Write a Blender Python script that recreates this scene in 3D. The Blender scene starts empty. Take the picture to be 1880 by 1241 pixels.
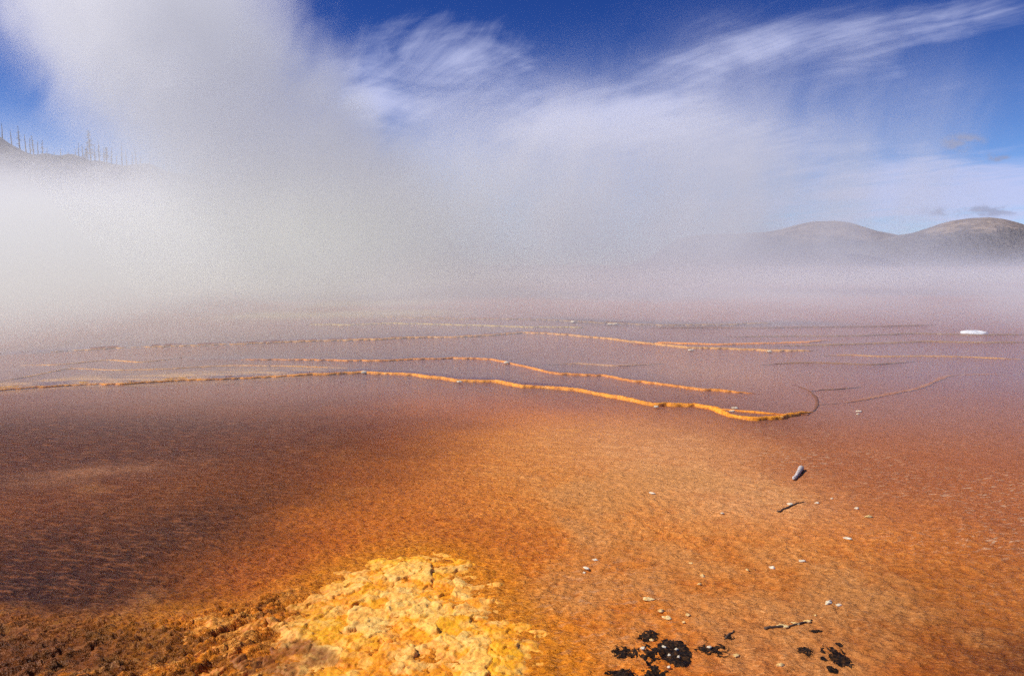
import bpy, math, random
import numpy as np
from math import radians as R
from mathutils import Vector

random.seed(7)
rng = np.random.default_rng(11)
S = bpy.context.scene
COL = S.collection

# ------------------------------------------------------------------ camera
CAM_H = 2.0
LENS, SENSOR = 24.0, 36.0
W0, H0 = 1880.0, 1241.0
F = LENS / SENSOR * W0
HORIZON = 487.0
PITCH = math.atan((H0 / 2 - HORIZON) / F)
cd = bpy.data.cameras.new('camera')
cam = bpy.data.objects.new('camera', cd)
COL.objects.link(cam)
cam.location = (0, 0, CAM_H)
cam.rotation_euler = (math.pi / 2 - PITCH, 0, 0)
cd.lens, cd.sensor_width = LENS, SENSOR
cd.clip_start, cd.clip_end = 0.05, 30000
S.camera = cam


def ray(px, py):
    u, v = (px - W0 / 2) / F, (H0 / 2 - py) / F
    c, s = math.cos(PITCH), math.sin(PITCH)
    return (u, c + v * s, v * c - s)


def at(px, py, z=0.0):
    """where on the level z the photograph shows this spot"""
    d = ray(px, py)
    t = (z - CAM_H) / d[2]
    return (d[0] * t, d[1] * t)


def uv(px, py):
    d = ray(px, py)
    return d[0] / d[1], d[2] / d[1]


# ------------------------------------------------------------------ numpy noise
def _hash(ix, iy, seed):
    n = (ix.astype(np.int64) * 374761393 + iy.astype(np.int64) * 668265263 + seed * 1442695041) & 0x7fffffff
    n = ((n ^ (n >> 13)) * 1274126177) & 0x7fffffff
    n = (n ^ (n >> 16)) & 0x7fffffff
    n = (n * 668265263 + 374761393) & 0x7fffffff
    return ((n ^ (n >> 15)) & 0xffffff) / float(0x1000000)


def gnoise(x, y, seed=0):
    x, y = np.asarray(x, float), np.asarray(y, float)
    ix, iy = np.floor(x), np.floor(y)
    fx, fy = x - ix, y - iy
    ix, iy = ix.astype(np.int64), iy.astype(np.int64)
    sx, sy = fx ** 3 * (fx * (fx * 6 - 15) + 10), fy ** 3 * (fy * (fy * 6 - 15) + 10)

    def g(i, j):
        a = _hash(ix + i, iy + j, seed) * 2 * np.pi
        return np.cos(a) * (fx - i) + np.sin(a) * (fy - j)
    a = g(0, 0) * (1 - sx) + g(1, 0) * sx
    b = g(0, 1) * (1 - sx) + g(1, 1) * sx
    return (a * (1 - sy) + b * sy) * 1.5


def fbm(x, y, octaves=4, seed=0, gain=0.5):
    s, a = 0, 1.0
    for o in range(octaves):
        s = s + a * gnoise(x * 2 ** o + 17.3 * o, y * 2 ** o - 9.1 * o, seed + o)
        a *= gain
    return s


def voronoi(x, y, seed=0):
    """F1, F2 and a random number per cell"""
    ix, iy = np.floor(x).astype(np.int64), np.floor(y).astype(np.int64)
    f1 = np.full(np.shape(x), 9.0)
    f2 = f1.copy()
    cid = np.zeros(np.shape(x))
    til = np.zeros(np.shape(x))
    for i in (-1, 0, 1):
        for j in (-1, 0, 1):
            jx = ix + i + _hash(ix + i, iy + j, seed)
            jy = iy + j + _hash(ix + i, iy + j, seed + 91)
            d = np.hypot(x - jx, y - jy)
            near = d < f1
            f2 = np.where(near, f1, np.minimum(f2, d))
            cid = np.where(near, _hash(ix + i, iy + j, seed + 7), cid)
            ta = _hash(ix + i, iy + j, seed + 23) * 2 * np.pi
            til = np.where(near, np.cos(ta) * (x - jx) + np.sin(ta) * (y - jy), til)
            f1 = np.where(near, d, f1)
    voronoi.tilt = til
    return f1, f2, cid


def sstep(a, b, x):
    t = np.clip((x - a) / (b - a), 0, 1)
    return t * t * (3 - 2 * t)


def blob(x, y, cx, cy, rx, ry, rot=0.0):
    c, s = math.cos(rot), math.sin(rot)
    dx, dy = x - cx, y - cy
    a, b = (dx * c + dy * s) / rx, (-dx * s + dy * c) / ry
    return np.exp(-(a * a + b * b))


# ------------------------------------------------------------------ node helpers
class E:
    """a socket with arithmetic"""
    nt = None

    def __init__(self, s):
        self.s = s

    @staticmethod
    def m(op, *args, clamp=False):
        n = E.nt.nodes.new('ShaderNodeMath')
        n.operation = op
        n.use_clamp = clamp
        for i, a in enumerate(args):
            if isinstance(a, E):
                E.nt.links.new(a.s, n.inputs[i])
            else:
                n.inputs[i].default_value = a
        return E(n.outputs[0])

    def __add__(s, o): return E.m('ADD', s, o)
    __radd__ = __add__
    def __sub__(s, o): return E.m('SUBTRACT', s, o)
    def __rsub__(s, o): return E.m('SUBTRACT', o, s)
    def __mul__(s, o): return E.m('MULTIPLY', s, o)
    __rmul__ = __mul__
    def __truediv__(s, o): return E.m('DIVIDE', s, o)
    def __rtruediv__(s, o): return E.m('DIVIDE', o, s)
    def __pow__(s, o): return E.m('POWER', s, o)
    def clamp(s): return E.m('ADD', s, 0.0, clamp=True)
    def max(s, o): return E.m('MAXIMUM', s, o)
    def min(s, o): return E.m('MINIMUM', s, o)


def smooth(x, a, b):
    n = E.nt.nodes.new('ShaderNodeMapRange')
    n.interpolation_type = 'SMOOTHSTEP'
    E.nt.links.new(x.s, n.inputs[0])
    n.inputs[1].default_value, n.inputs[2].default_value = a, b
    return E(n.outputs[0])


def gauss(x, y, cx, cy, rx, ry):
    a, b = (x - cx) / rx, (y - cy) / ry
    return E.m('EXPONENT', (a * a + b * b) * -1.0)


def vec(x, y, z):
    n = E.nt.nodes.new('ShaderNodeCombineXYZ')
    for i, a in enumerate((x, y, z)):
        if isinstance(a, E):
            E.nt.links.new(a.s, n.inputs[i])
        else:
            n.inputs[i].default_value = a
    return E(n.outputs[0])


def xyz(sock):
    n = E.nt.nodes.new('ShaderNodeSeparateXYZ')
    E.nt.links.new(sock, n.inputs[0])
    return [E(o) for o in n.outputs]


def noise(v, scale, detail=3, rough=0.5, dist=0.0):
    n = E.nt.nodes.new('ShaderNodeTexNoise')
    n.inputs['Scale'].default_value = scale
    n.inputs['Detail'].default_value = detail
    n.inputs['Roughness'].default_value = rough
    n.inputs['Distortion'].default_value = dist
    if v is not None:
        E.nt.links.new(v.s, n.inputs['Vector'])
    return E(n.outputs['Fac'] if 'Fac' in n.outputs else n.outputs[0])


def rgb(c):
    n = E.nt.nodes.new('ShaderNodeRGB')
    n.outputs[0].default_value = (*c, 1)
    return E(n.outputs[0])


def mix(f, a, b, mode='MIX'):
    n = E.nt.nodes.new('ShaderNodeMix')
    n.data_type = 'RGBA'
    n.blend_type = mode
    ins = [i for i in n.inputs if i.type == 'RGBA']
    if isinstance(f, E):
        E.nt.links.new(f.s, n.inputs[0])
    else:
        n.inputs[0].default_value = f
    for sock, v in zip(ins, (a, b)):
        if isinstance(v, E):
            E.nt.links.new(v.s, sock)
        else:
            sock.default_value = (*v, 1)
    return E([o for o in n.outputs if o.type == 'RGBA'][0])


def material(name):
    m = bpy.data.materials.new(name)
    m.use_nodes = True
    m.node_tree.nodes.clear()
    E.nt = m.node_tree
    out = m.node_tree.nodes.new('ShaderNodeOutputMaterial')
    tc = m.node_tree.nodes.new('ShaderNodeTexCoord')
    return m, out, tc


def bump(height, strength=0.5, dist=0.02, normal=None):
    n = E.nt.nodes.new('ShaderNodeBump')
    n.inputs['Strength'].default_value = strength
    n.inputs['Distance'].default_value = dist
    E.nt.links.new(height.s, n.inputs['Height'])
    if normal:
        E.nt.links.new(normal.s, n.inputs['Normal'])
    return E(n.outputs[0])


def principled(out, color, rough=0.8, normal=None, spec=0.5):
    p = E.nt.nodes.new('ShaderNodeBsdfPrincipled')
    for key, v in (('Base Color', color), ('Roughness', rough), ('Specular IOR Level', spec)):
        if isinstance(v, E):
            E.nt.links.new(v.s, p.inputs[key])
        elif isinstance(v, tuple):
            p.inputs[key].default_value = (*v, 1)
        else:
            p.inputs[key].default_value = v
    if normal:
        E.nt.links.new(normal.s, p.inputs['Normal'])
    E.nt.links.new(p.outputs[0], out.inputs['Surface'])
    return p


def attr(name):
    n = E.nt.nodes.new('ShaderNodeAttribute')
    n.attribute_name = name
    return n


# ------------------------------------------------------------------ mesh helpers
def link(name, me, mat=None, parent=None):
    o = bpy.data.objects.new(name, me)
    COL.objects.link(o)
    if mat:
        me.materials.append(mat)
    if parent:
        o.parent = parent
    return o


def mesh_np(name, V, Q, mat=None, parent=None, colors=None, smooth_shade=True):
    V = np.asarray(V, np.float32)
    Q = np.asarray(Q, np.int32)
    k = Q.shape[1]
    me = bpy.data.meshes.new(name)
    me.vertices.add(len(V))
    me.vertices.foreach_set('co', V.ravel())
    me.loops.add(Q.size)
    me.loops.foreach_set('vertex_index', Q.ravel())
    me.polygons.add(len(Q))
    me.polygons.foreach_set('loop_start', np.arange(0, Q.size, k, dtype=np.int32))
    me.polygons.foreach_set('use_smooth', np.full(len(Q), smooth_shade))
    me.update(calc_edges=True)
    if colors is not None:
        for cname, arr in colors.items():
            ca = me.color_attributes.new(cname, 'FLOAT_COLOR', 'POINT')
            a = np.ones((len(V), 4), np.float32)
            a[:, :3] = arr
            ca.data.foreach_set('color', a.ravel())
    return link(name, me, mat, parent)


def grid_faces(nr, nc, keep=None):
    i = np.arange(nr * nc).reshape(nr, nc)
    q = np.stack([i[:-1, :-1], i[:-1, 1:], i[1:, 1:], i[1:, :-1]], -1).reshape(-1, 4)
    return q


def compact(V, Q, extra=()):
    used = np.unique(Q)
    mp = np.full(len(V), -1, np.int64)
    mp[used] = np.arange(len(used))
    return V[used], mp[Q], [e[used] for e in extra]


def pydata(name, V, Fc, mat=None, parent=None, sm=True):
    me = bpy.data.meshes.new(name)
    me.from_pydata(V, [], Fc)
    me.update()
    if sm:
        me.polygons.foreach_set('use_smooth', [True] * len(me.polygons))
    return link(name, me, mat, parent)


def tube(V, Fc, pts, radii, n=6, cap=True):
    """append a tapered tube through pts"""
    base = len(V)
    for k, (p, r) in enumerate(zip(pts, radii)):
        a = Vector(pts[min(k + 1, len(pts) - 1)]) - Vector(pts[max(k - 1, 0)])
        a.normalize()
        up = Vector((0, 0, 1)) if abs(a.z) < 0.9 else Vector((1, 0, 0))
        e1 = a.cross(up).normalized()
        e2 = a.cross(e1)
        for j in range(n):
            t = 2 * math.pi * j / n
            V.append(tuple(Vector(p) + r * (math.cos(t) * e1 + math.sin(t) * e2)))
    for k in range(len(pts) - 1):
        for j in range(n):
            Fc.append((base + k * n + j, base + k * n + (j + 1) % n, base + (k + 1) * n + (j + 1) % n, base + (k + 1) * n + j))
    if cap:
        Fc.append(tuple(base + j for j in range(n))[::-1])
        Fc.append(tuple(base + (len(pts) - 1) * n + j for j in range(n)))


def tag(o, label=None, cat=None, group=None, kind=None):
    if label: o['label'] = label
    if cat: o['category'] = cat
    if group: o['group'] = group
    if kind: o['kind'] = kind
    return o


# ------------------------------------------------------------------ light and sky
SUN_EL, SUN_AZ = R(46), R(-98)       # azimuth from +Y towards +X
sd = bpy.data.lights.new('sun', 'SUN')
sd.energy = 5.0
sd.angle = R(0.53)
sd.color = (1.0, 0.93, 0.84)
so = bpy.data.objects.new('sun', sd)
COL.objects.link(so)
sdir = Vector((math.sin(SUN_AZ) * math.cos(SUN_EL), math.cos(SUN_AZ) * math.cos(SUN_EL), math.sin(SUN_EL)))
so.rotation_euler = sdir.to_track_quat('Z', 'Y').to_euler()
so.location = sdir * 50

w = bpy.data.worlds.new('World')
S.world = w
w.use_nodes = True
E.nt = w.node_tree
E.nt.nodes.clear()
wout = E.nt.nodes.new('ShaderNodeOutputWorld')
bg = E.nt.nodes.new('ShaderNodeBackground')
bg.inputs['Strength'].default_value = 0.1
sky = E.nt.nodes.new('ShaderNodeTexSky')
sky.sky_type = 'NISHITA'
sky.sun_disc = False
sky.sun_elevation = SUN_EL
sky.sun_rotation = SUN_AZ
sky.altitude = 2200
sky.air_density = 1.0
sky.dust_density = 0.4
sky.ozone_density = 3.0
tc = E.nt.nodes.new('ShaderNodeTexCoord')
dx, dy, dz = xyz(tc.outputs['Generated'])
# a polarised slide-film blue
g = E.nt.nodes.new('ShaderNodeGamma')
E.nt.links.new(sky.outputs[0], g.inputs[0])
g.inputs[1].default_value = 1.0
deep = smooth(dz, 0.0, 0.36)
skyc = mix(deep, mix(1.0, E(sky.outputs[0]), (0.80, 1.0, 1.30), 'MULTIPLY'),
           mix(1.0, E(sky.outputs[0]), (0.16, 0.33, 0.84), 'MULTIPLY'))
# cirrus: a high layer seen in perspective, streaks running away to the left
inv = 1.0 / (dz.max(0.0) + 0.12)
cxp, cyp = dx * inv, dy * inv
ca, sa = math.cos(R(38)), math.sin(R(38))
along = cxp * (-sa) + cyp * ca
across = cxp * ca + cyp * sa
wob = noise(vec(cxp, cyp, 0.0), 0.9, 3) - 0.5
streak = noise(vec(along * 0.5 + wob * 0.9, across * 4.0 + wob * 2.0, 3.7), 2.0, 9, 0.66)
broad = noise(vec(along * 0.5, across * 1.0, 8.1), 1.15, 5, 0.55)
wisp = noise(vec(cxp, cyp, 1.3), 2.6, 7, 0.6, 0.6)
gu, gv = dx / dy.max(0.05), dz / dy.max(0.05)


def patch(px, py, rx, ry):
    u, v = uv(px, py)
    return gauss(gu, gv, u, v, rx / F, ry / F)


bias = (patch(1150, 225, 200, 55) * 0.75 + patch(1000, 240, 110, 50) * 0.3 + patch(1280, 250, 260, 60) * 0.45 + patch(1270, 120, 110, 26) * 0.45 + patch(1400, 90, 140, 26) * 0.45 + patch(1560, 55, 160, 26) * 0.45 + patch(1720, 25, 160, 24) * 0.4
        - patch(1130, 95, 130, 75) * 0.4 - patch(640, 10, 130, 45) * 0.3 - patch(1700, 190, 230, 50) * 0.25 - patch(1780, 90, 160, 35) * 0.3
        + patch(1740, 345, 330, 60) * 1.35 + patch(670, 190, 60, 75) * 0.42 + patch(790, 75, 110, 50) * 0.4 + patch(670, 190, 45, 60) * 0.3 + patch(900, 90, 330, 110) * 0.30 + patch(880, 190, 250, 110) * 0.22 + patch(1560, 60, 260, 70) * 0.25
        + patch(760, 150, 230, 60) * 0.25 + patch(1650, 160, 250, 50) * 0.28 + patch(60, 60, 130, 90) * 0.3
        + patch(20, 250, 200, 40) * 0.3 + patch(940, 430, 2400, 60) * 0.5)
clouds = ((streak - 0.5) * 1.25 + (broad - 0.5) * 0.7 + (wisp - 0.5) * 1.5 + bias - 0.16)
cover = smooth(clouds, 0.02, 1.15)
small = smooth(noise(vec(gu * 1.0, gv * 2.2, 5.2), 16, 5, 0.6), 0.46, 0.58) * smooth(
    patch(1768, 262, 45, 18) + patch(1825, 290, 36, 9) + patch(1790, 388, 110, 12), 0.25, 0.8)
skyc = mix(cover * 0.85, skyc, (5.6, 6.0, 8.9))
skyc = mix(small * 0.75, skyc, (3.0, 3.2, 4.7))
E.nt.links.new(skyc.s, bg.inputs['Color'])
E.nt.links.new(bg.outputs[0], wout.inputs['Surface'])

# ------------------------------------------------------------------ terraces: where the rims run (pixels of the photograph laid on the ground)
TERR = [   # name, rise at the rim, rim thickness, level below, points
    ('main', 0.045, 0.050, 0.0, [(-140, 734), (-60, 724), (0, 718), (120, 709), (230, 706), (330, 700), (450, 696), (560, 690), (670, 686), (760, 690),
     (840, 701), (910, 703), (960, 712), (1010, 713), (1060, 718), (1120, 730), (1200, 745), (1280, 747), (1310, 752), (1340, 765), (1390, 772), (1430, 769), (1470, 762), (1492, 757)]),
    ('second', 0.03, 0.034, 0.045, [(430, 661), (560, 662), (690, 664), (760, 661), (830, 659), (900, 661), (930, 667), (980, 678), (1025, 687),
     (1110, 690), (1160, 698), (1230, 706), (1300, 713), (1390, 719)]),
    ('third', 0.05, 0.06, 0.06, [(60, 646), (180, 640), (300, 636), (450, 633), (560, 629), (680, 626), (760, 622), (850, 621), (900, 618), (960, 613), (1010, 614),
     (1060, 617), (1130, 622), (1190, 628), (1260, 635), (1340, 637), (1420, 641), (1500, 640)]),
    ('fourth', 0.03, 0.04, 0.11, [(560, 597), (640, 598), (720, 595), (800, 597), (880, 599), (960, 602), (1080, 600)]),
    ('fifth', 0.05, 0.055, 0.12, [(700, 583), (780, 587), (870, 589), (1000, 588), (1130, 590), (1220, 592), (1330, 590), (1420, 587)]),
]
LEDGE = []
for nm, rise, thick, lev, pts in TERR:
    P = np.array([at(px, py, lev) for px, py in pts])
    o = np.argsort(P[:, 0])
    LEDGE.append((nm, rise, thick, lev, P[o]))


def rim_y(P, x):
    """the rim's distance at x, with the small wander of real rims"""
    y = np.interp(x, P[:, 0], P[:, 1])
    sl0 = (P[1, 1] - P[0, 1]) / (P[1, 0] - P[0, 0])
    y = np.where(x < P[0, 0], P[0, 1] + np.clip(sl0, -0.2, 0.2) * (x - P[0, 0]), y)
    s = P[0, 1] * 0.004
    return y + s * 1.6 * gnoise(x * 2.2, x * 0 + 3, 5) + s * gnoise(x * 7, x * 0 + 8, 6)


def level(x, y):
    """the smooth stepped lie of the land, without its roughness"""
    z = np.zeros(np.shape(x))
    for nm, rise, thick, lev, P in LEDGE:
        yl = rim_y(P, x)
        span = P[-1, 0] - P[0, 0]
        fade = sstep(P[0, 0] - 3.0, P[0, 0] + 0.1, x) * (1 - sstep(P[-1, 0] - 0.35 * span, P[-1, 0] + 0.2, x))
        z += rise * fade * sstep(0.01, 0.06 + 0.009 * yl, y - yl)
    # a gentle swell on the near flat
    z += 0.02 * gnoise(x * 0.35, y * 0.35, 31) * sstep(9, 5, np.hypot(x, y))
    return z


# the crust in the foreground
M_OUT = [(250, 1330), (265, 1215), (225, 1160), (300, 1130), (400, 1120), (480, 1128), (545, 1075), (600, 1045), (680, 1018), (760, 1000), (850, 1010), (905, 1050), (970, 1110),
         (1020, 1180), (1050, 1250), (1060, 1330), (700, 1400), (350, 1380)]
M_POLY = np.array([at(a, b) for a, b in M_OUT])


def poly_sd(P, x, y):
    """signed distance to a closed outline (positive inside)"""
    d = np.full(np.shape(x), 1e9)
    ins = np.zeros(np.shape(x), bool)
    n = len(P)
    for i in range(n):
        ax, ay = P[i]
        bx, by = P[(i + 1) % n]
        ex, ey = bx - ax, by - ay
        t = np.clip(((x - ax) * ex + (y - ay) * ey) / (ex * ex + ey * ey), 0, 1)
        d = np.minimum(d, np.hypot(x - ax - t * ex, y - ay - t * ey))
        c = ((ay > y) != (by > y)) & (x < ex * (y - ay) / (ey + 1e-12) + ax)
        ins ^= c
    return np.where(ins, d, -d)


B_OUT = [(-260, 1150), (-100, 1105), (0, 1112), (70, 1128), (150, 1140), (230, 1128), (330, 1108), (420, 1095), (500, 1080), (560, 1072), (560, 1130), (520, 1200), (520, 1400), (-300, 1420)]
B_POLY = np.array([at(a, b) for a, b in B_OUT])


def bank(x, y):
    """0..1: the rough bank in the near left corner"""
    return sstep(-0.10, 0.28, poly_sd(B_POLY, x, y) + 0.10 * fbm(x * 2.0, y * 2.0, 3, 77))


def ground_z(x, y, fine=True):
    z = level(x, y)
    r = np.hypot(x, y)
    near = sstep(11.5, 8, r)
    k = np.flatnonzero(r < 11.5)
    if len(k) < r.size:
        z[k] += _relief(x[k], y[k], r[k], fine)
        return z
    return z + _relief(x, y, r, fine)


def _relief(x, y, r, fine):
    near = sstep(11.5, 8, r)
    z = np.zeros(np.shape(x))
    # small ripples of the bacterial mat, crests across the view
    a = x * 0.22 + y
    rip = gnoise(x * 2.2 - y * 0.8, a * 7.5, 41) * 0.5 + gnoise(x * 5 - y * 1.5, a * 16, 42) * 0.42
    z = z + near * 0.012 * rip
    if fine:
        k = np.flatnonzero(r < 9)
        xk, yk = x[k], y[k]
        z[k] += sstep(9, 4.5, r[k]) * 0.010 * fbm(xk * 14, yk * 17, 3, 51)
        k = np.flatnonzero((r < 10) & (x > 1.3))       # crusty flecks to the right
        xk, yk = x[k], y[k]
        rs = sstep(1.3, 2.6, xk) * sstep(10, 6, r[k])
        v1, v2, _ = voronoi((xk + 0.4 * yk) * 8, (yk - 0.2 * xk) * 12, 15)
        z[k] += rs * 0.012 * np.clip(0.45 - v1, 0, 1) * sstep(-0.1, 0.4, gnoise(xk * 1.5, yk * 1.5, 16))
    k = np.flatnonzero((r < 7) & (x < 0.5))
    z[k] += _bank_relief(x[k], y[k])
    return z


def _bank_relief(x, y):
    b = bank(x, y)
    # rough diagonal ridges of the bank
    u, v = x * 0.80 + y * 0.60, -x * 0.60 + y * 0.80
    rid = 1 - np.abs(fbm(u * 2.2, v * 11, 4, 61))
    return b * (0.024 + 0.042 * (rid - 0.62) + 0.022 * fbm(u * 9, v * 30, 3, 66) + 0.008 * fbm(u * 26, v * 60, 2, 69))


def mat_field(x, y):
    """0..1 paler dry clay between the orange ripples, right of the middle"""
    f = 0.55 * fbm(x * 0.9 + 4, y * 0.9, 4, 71) + 0.32 * fbm(x * 3.1, y * 2.4, 3, 72)
    reg = blob(x, y, 1.6, 4.6, 1.6, 1.5) + 0.75 * blob(x, y, 1.0, 3.4, 1.1, 0.7) + 0.6 * blob(x, y, 1.2, 6.4, 1.5, 1.2)
    return np.clip(sstep(-0.10, 0.75, f + reg * 0.75 - 0.42), 0, 1)


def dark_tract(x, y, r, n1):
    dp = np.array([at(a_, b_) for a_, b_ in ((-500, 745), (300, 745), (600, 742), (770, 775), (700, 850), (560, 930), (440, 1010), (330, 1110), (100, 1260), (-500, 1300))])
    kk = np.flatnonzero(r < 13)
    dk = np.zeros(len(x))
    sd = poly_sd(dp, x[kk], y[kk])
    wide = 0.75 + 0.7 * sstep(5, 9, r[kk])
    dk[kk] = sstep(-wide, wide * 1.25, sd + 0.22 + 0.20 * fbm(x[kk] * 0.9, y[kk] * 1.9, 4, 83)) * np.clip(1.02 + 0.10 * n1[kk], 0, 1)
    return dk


def ground_color(x, y):
    r = np.hypot(x, y)
    n1 = fbm(x * 0.5, y * 0.5, 4, 81)
    orange = np.array([0.90, 0.245, 0.010])
    rust = np.array([0.66, 0.145, 0.007])
    brown = np.array([0.058, 0.012, 0.003])
    redbrown = np.array([0.54, 0.175, 0.055])
    tan = np.array([0.74, 0.33, 0.095])
    mauve = np.array([0.42, 0.150, 0.075])
    pale = np.array([0.58, 0.34, 0.19])
    c = orange[None] + (rust - orange)[None] * np.clip(0.35 + 0.9 * n1, 0, 1)[:, None]

    def lay(c, col, f):
        return c + (np.asarray(col)[None] - c) * np.clip(f, 0, 1)[:, None]
    # farther water: mauve brown
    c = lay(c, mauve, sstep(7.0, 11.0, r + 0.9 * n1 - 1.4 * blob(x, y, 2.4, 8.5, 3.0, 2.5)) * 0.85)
    # the light orange fan in the middle
    c = lay(c, (0.90, 0.33, 0.045), 0.85 * blob(x, y, 0.9, 6.2, 2.2, 1.7) + 0.5 * blob(x, y, 0.6, 8.0, 1.6, 1.0))
    c = lay(c, (0.76, 0.32, 0.10), 0.75 * blob(x, y, 3.4, 12.5, 2.2, 2.5))
    c = lay(c, (0.94, 0.44, 0.16), 0.85 * blob(x, y, 1.9, 7.4, 1.7, 1.7) + 0.6 * blob(x, y, 2.2, 5.6, 0.9, 0.8))
    # the dark deep water on the left, with lens vignetting painted into its brown
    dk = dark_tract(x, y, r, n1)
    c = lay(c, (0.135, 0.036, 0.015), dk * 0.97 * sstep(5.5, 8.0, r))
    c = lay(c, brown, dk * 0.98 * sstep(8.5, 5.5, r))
    c = lay(c, (0.44, 0.19, 0.085), 0.8 * blob(x, y, *at(165, 868), 0.75, 0.28, 0.35) * (0.8 + fbm(x * 2, y * 3, 3, 91)))
    # right: red brown with pale flecks
    rd = sstep(1.6, 3.6, x - 0.05 * y + 0.5 * n1) * sstep(12, 9, r)
    c = lay(c, redbrown, rd * 0.85)
    c = lay(c, (0.52, 0.19, 0.04), 0.6 * blob(x, y, 2.9, 3.9, 1.5, 0.8))
    c = lay(c, (0.16, 0.050, 0.012), 0.8 * blob(x, y, *at(1900, 1190), 0.75, 0.75) * (0.8 + n1))
    c = lay(c, (0.50, 0.215, 0.130), 0.8 * blob(x, y, 5.6, 9.0, 2.8, 2.2) + 0.5 * blob(x, y, 3.6, 9.6, 1.5, 1.2))
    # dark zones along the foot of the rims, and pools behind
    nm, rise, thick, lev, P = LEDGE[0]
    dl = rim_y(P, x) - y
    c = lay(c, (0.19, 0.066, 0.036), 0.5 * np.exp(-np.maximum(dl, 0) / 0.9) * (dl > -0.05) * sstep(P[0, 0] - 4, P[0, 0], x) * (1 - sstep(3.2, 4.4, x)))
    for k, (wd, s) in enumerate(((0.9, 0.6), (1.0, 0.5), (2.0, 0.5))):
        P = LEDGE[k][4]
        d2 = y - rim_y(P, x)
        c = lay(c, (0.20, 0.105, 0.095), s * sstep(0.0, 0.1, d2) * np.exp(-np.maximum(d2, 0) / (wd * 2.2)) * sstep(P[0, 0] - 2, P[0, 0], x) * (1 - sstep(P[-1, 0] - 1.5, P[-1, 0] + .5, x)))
    smear = np.exp(-((dl + 0.35) / 0.55) ** 2) * sstep(-0.22, -0.36, x / y) * sstep(-0.45, 0.3, fbm(x * 1.1, y * 3.2, 4, 87))
    c = lay(c, (0.95, 0.48, 0.09), smear)
    # clay mat
    k = np.flatnonzero(r < 9)
    c[k] = lay(c[k], tan, mat_field(x[k], y[k]) * sstep(9, 6, r[k]) * 0.65)
    # the bank's darker wet crust, with shade painted into its clefts
    k = np.flatnonzero(r < 7)
    xk, yk = x[k], y[k]
    b = bank(xk, yk)
    u, v = xk * 0.80 + yk * 0.60, -xk * 0.60 + yk * 0.80
    bn = fbm(u * 2.2, v * 11, 4, 61)
    ck = lay(c[k], (0.84, 0.24, 0.006), b * 0.95)
    ck = lay(ck, (0.85, 0.36, 0.06), b * 0.9 * sstep(0.1, 0.5, fbm(u * 5, v * 11, 3, 68) + 0.5 * blob(xk, yk, *at(400, 1165), 0.5, 0.3) - 0.1))
    ck = lay(ck, (0.080, 0.018, 0.002), 0.85 * b * sstep(0.36, 0.60, np.abs(bn) + 0.35 * fbm(xk * 1.6, yk * 1.6, 3, 65) + 0.45 * blob(xk, yk, *at(250, 1200), 0.40, 0.16) + 0.55 * sstep(-1.5, -2.3, xk)))
    # yellow stain around the mound
    ms = poly_sd(M_POLY, xk, yk)
    c[k] = lay(ck, (0.82, 0.27, 0.008), np.exp(-np.maximum(-ms, 0) / 0.16) * 0.85 * (1 - b * 0.7))
    # far bands: dark ones paint in terrace shading, pale ones are sulphur
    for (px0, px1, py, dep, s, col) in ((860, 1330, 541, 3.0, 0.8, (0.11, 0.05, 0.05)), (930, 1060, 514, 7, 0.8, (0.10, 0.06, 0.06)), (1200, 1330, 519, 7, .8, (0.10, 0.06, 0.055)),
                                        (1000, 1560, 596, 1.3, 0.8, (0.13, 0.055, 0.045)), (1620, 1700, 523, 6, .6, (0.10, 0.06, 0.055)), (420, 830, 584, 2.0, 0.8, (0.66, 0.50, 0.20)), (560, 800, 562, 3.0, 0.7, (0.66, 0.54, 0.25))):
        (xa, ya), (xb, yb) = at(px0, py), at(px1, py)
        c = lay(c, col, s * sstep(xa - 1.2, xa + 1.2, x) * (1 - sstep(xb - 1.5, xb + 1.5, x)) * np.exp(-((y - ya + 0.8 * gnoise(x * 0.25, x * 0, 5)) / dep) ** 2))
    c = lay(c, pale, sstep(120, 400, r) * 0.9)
    return np.clip(c, 0.004, 0.95)


# ------------------------------------------------------------------ ground
rows = [1.7]
while rows[-1] < 60:
    rows.append(rows[-1] + (max(0.0085, 0.0032 * rows[-1]) if rows[-1] < 13 else (0.0042 if rows[-1] < 27 else 0.007) * rows[-1]))
while rows[-1] < 9000:
    rows.append(rows[-1] * 1.035)
rows = np.array(rows)
ang = np.concatenate([np.linspace(-88, -50, 60)[:-1], np.linspace(-50, 50, 800), np.linspace(50, 88, 60)[1:]]) * np.pi / 180
RR, AA = np.meshgrid(rows, ang, indexing='ij')
X, Y = (RR * np.sin(AA)).ravel(), (RR * np.cos(AA)).ravel()
Z = ground_z(X, Y)
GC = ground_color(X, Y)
RXY = np.hypot(X, Y)
MIRE = dark_tract(X, Y, RXY, 0 * X)
WET = np.zeros(len(X))
kk = np.flatnonzero(np.hypot(X, Y) < 7)
WET[kk] = bank(X[kk], Y[kk])
FL = np.clip(sstep(2.2, 3.8, X + 0.2 * (Y - 4)) * sstep(10.5, 7.5, np.hypot(X, Y)) * (0.55 + 0.9 * fbm(X * 0.8, Y * 1.1, 3, 95)) + 0.35 * blob(X, Y, 0.6, 3.9, 0.5, 0.9), 0, 1)

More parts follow.
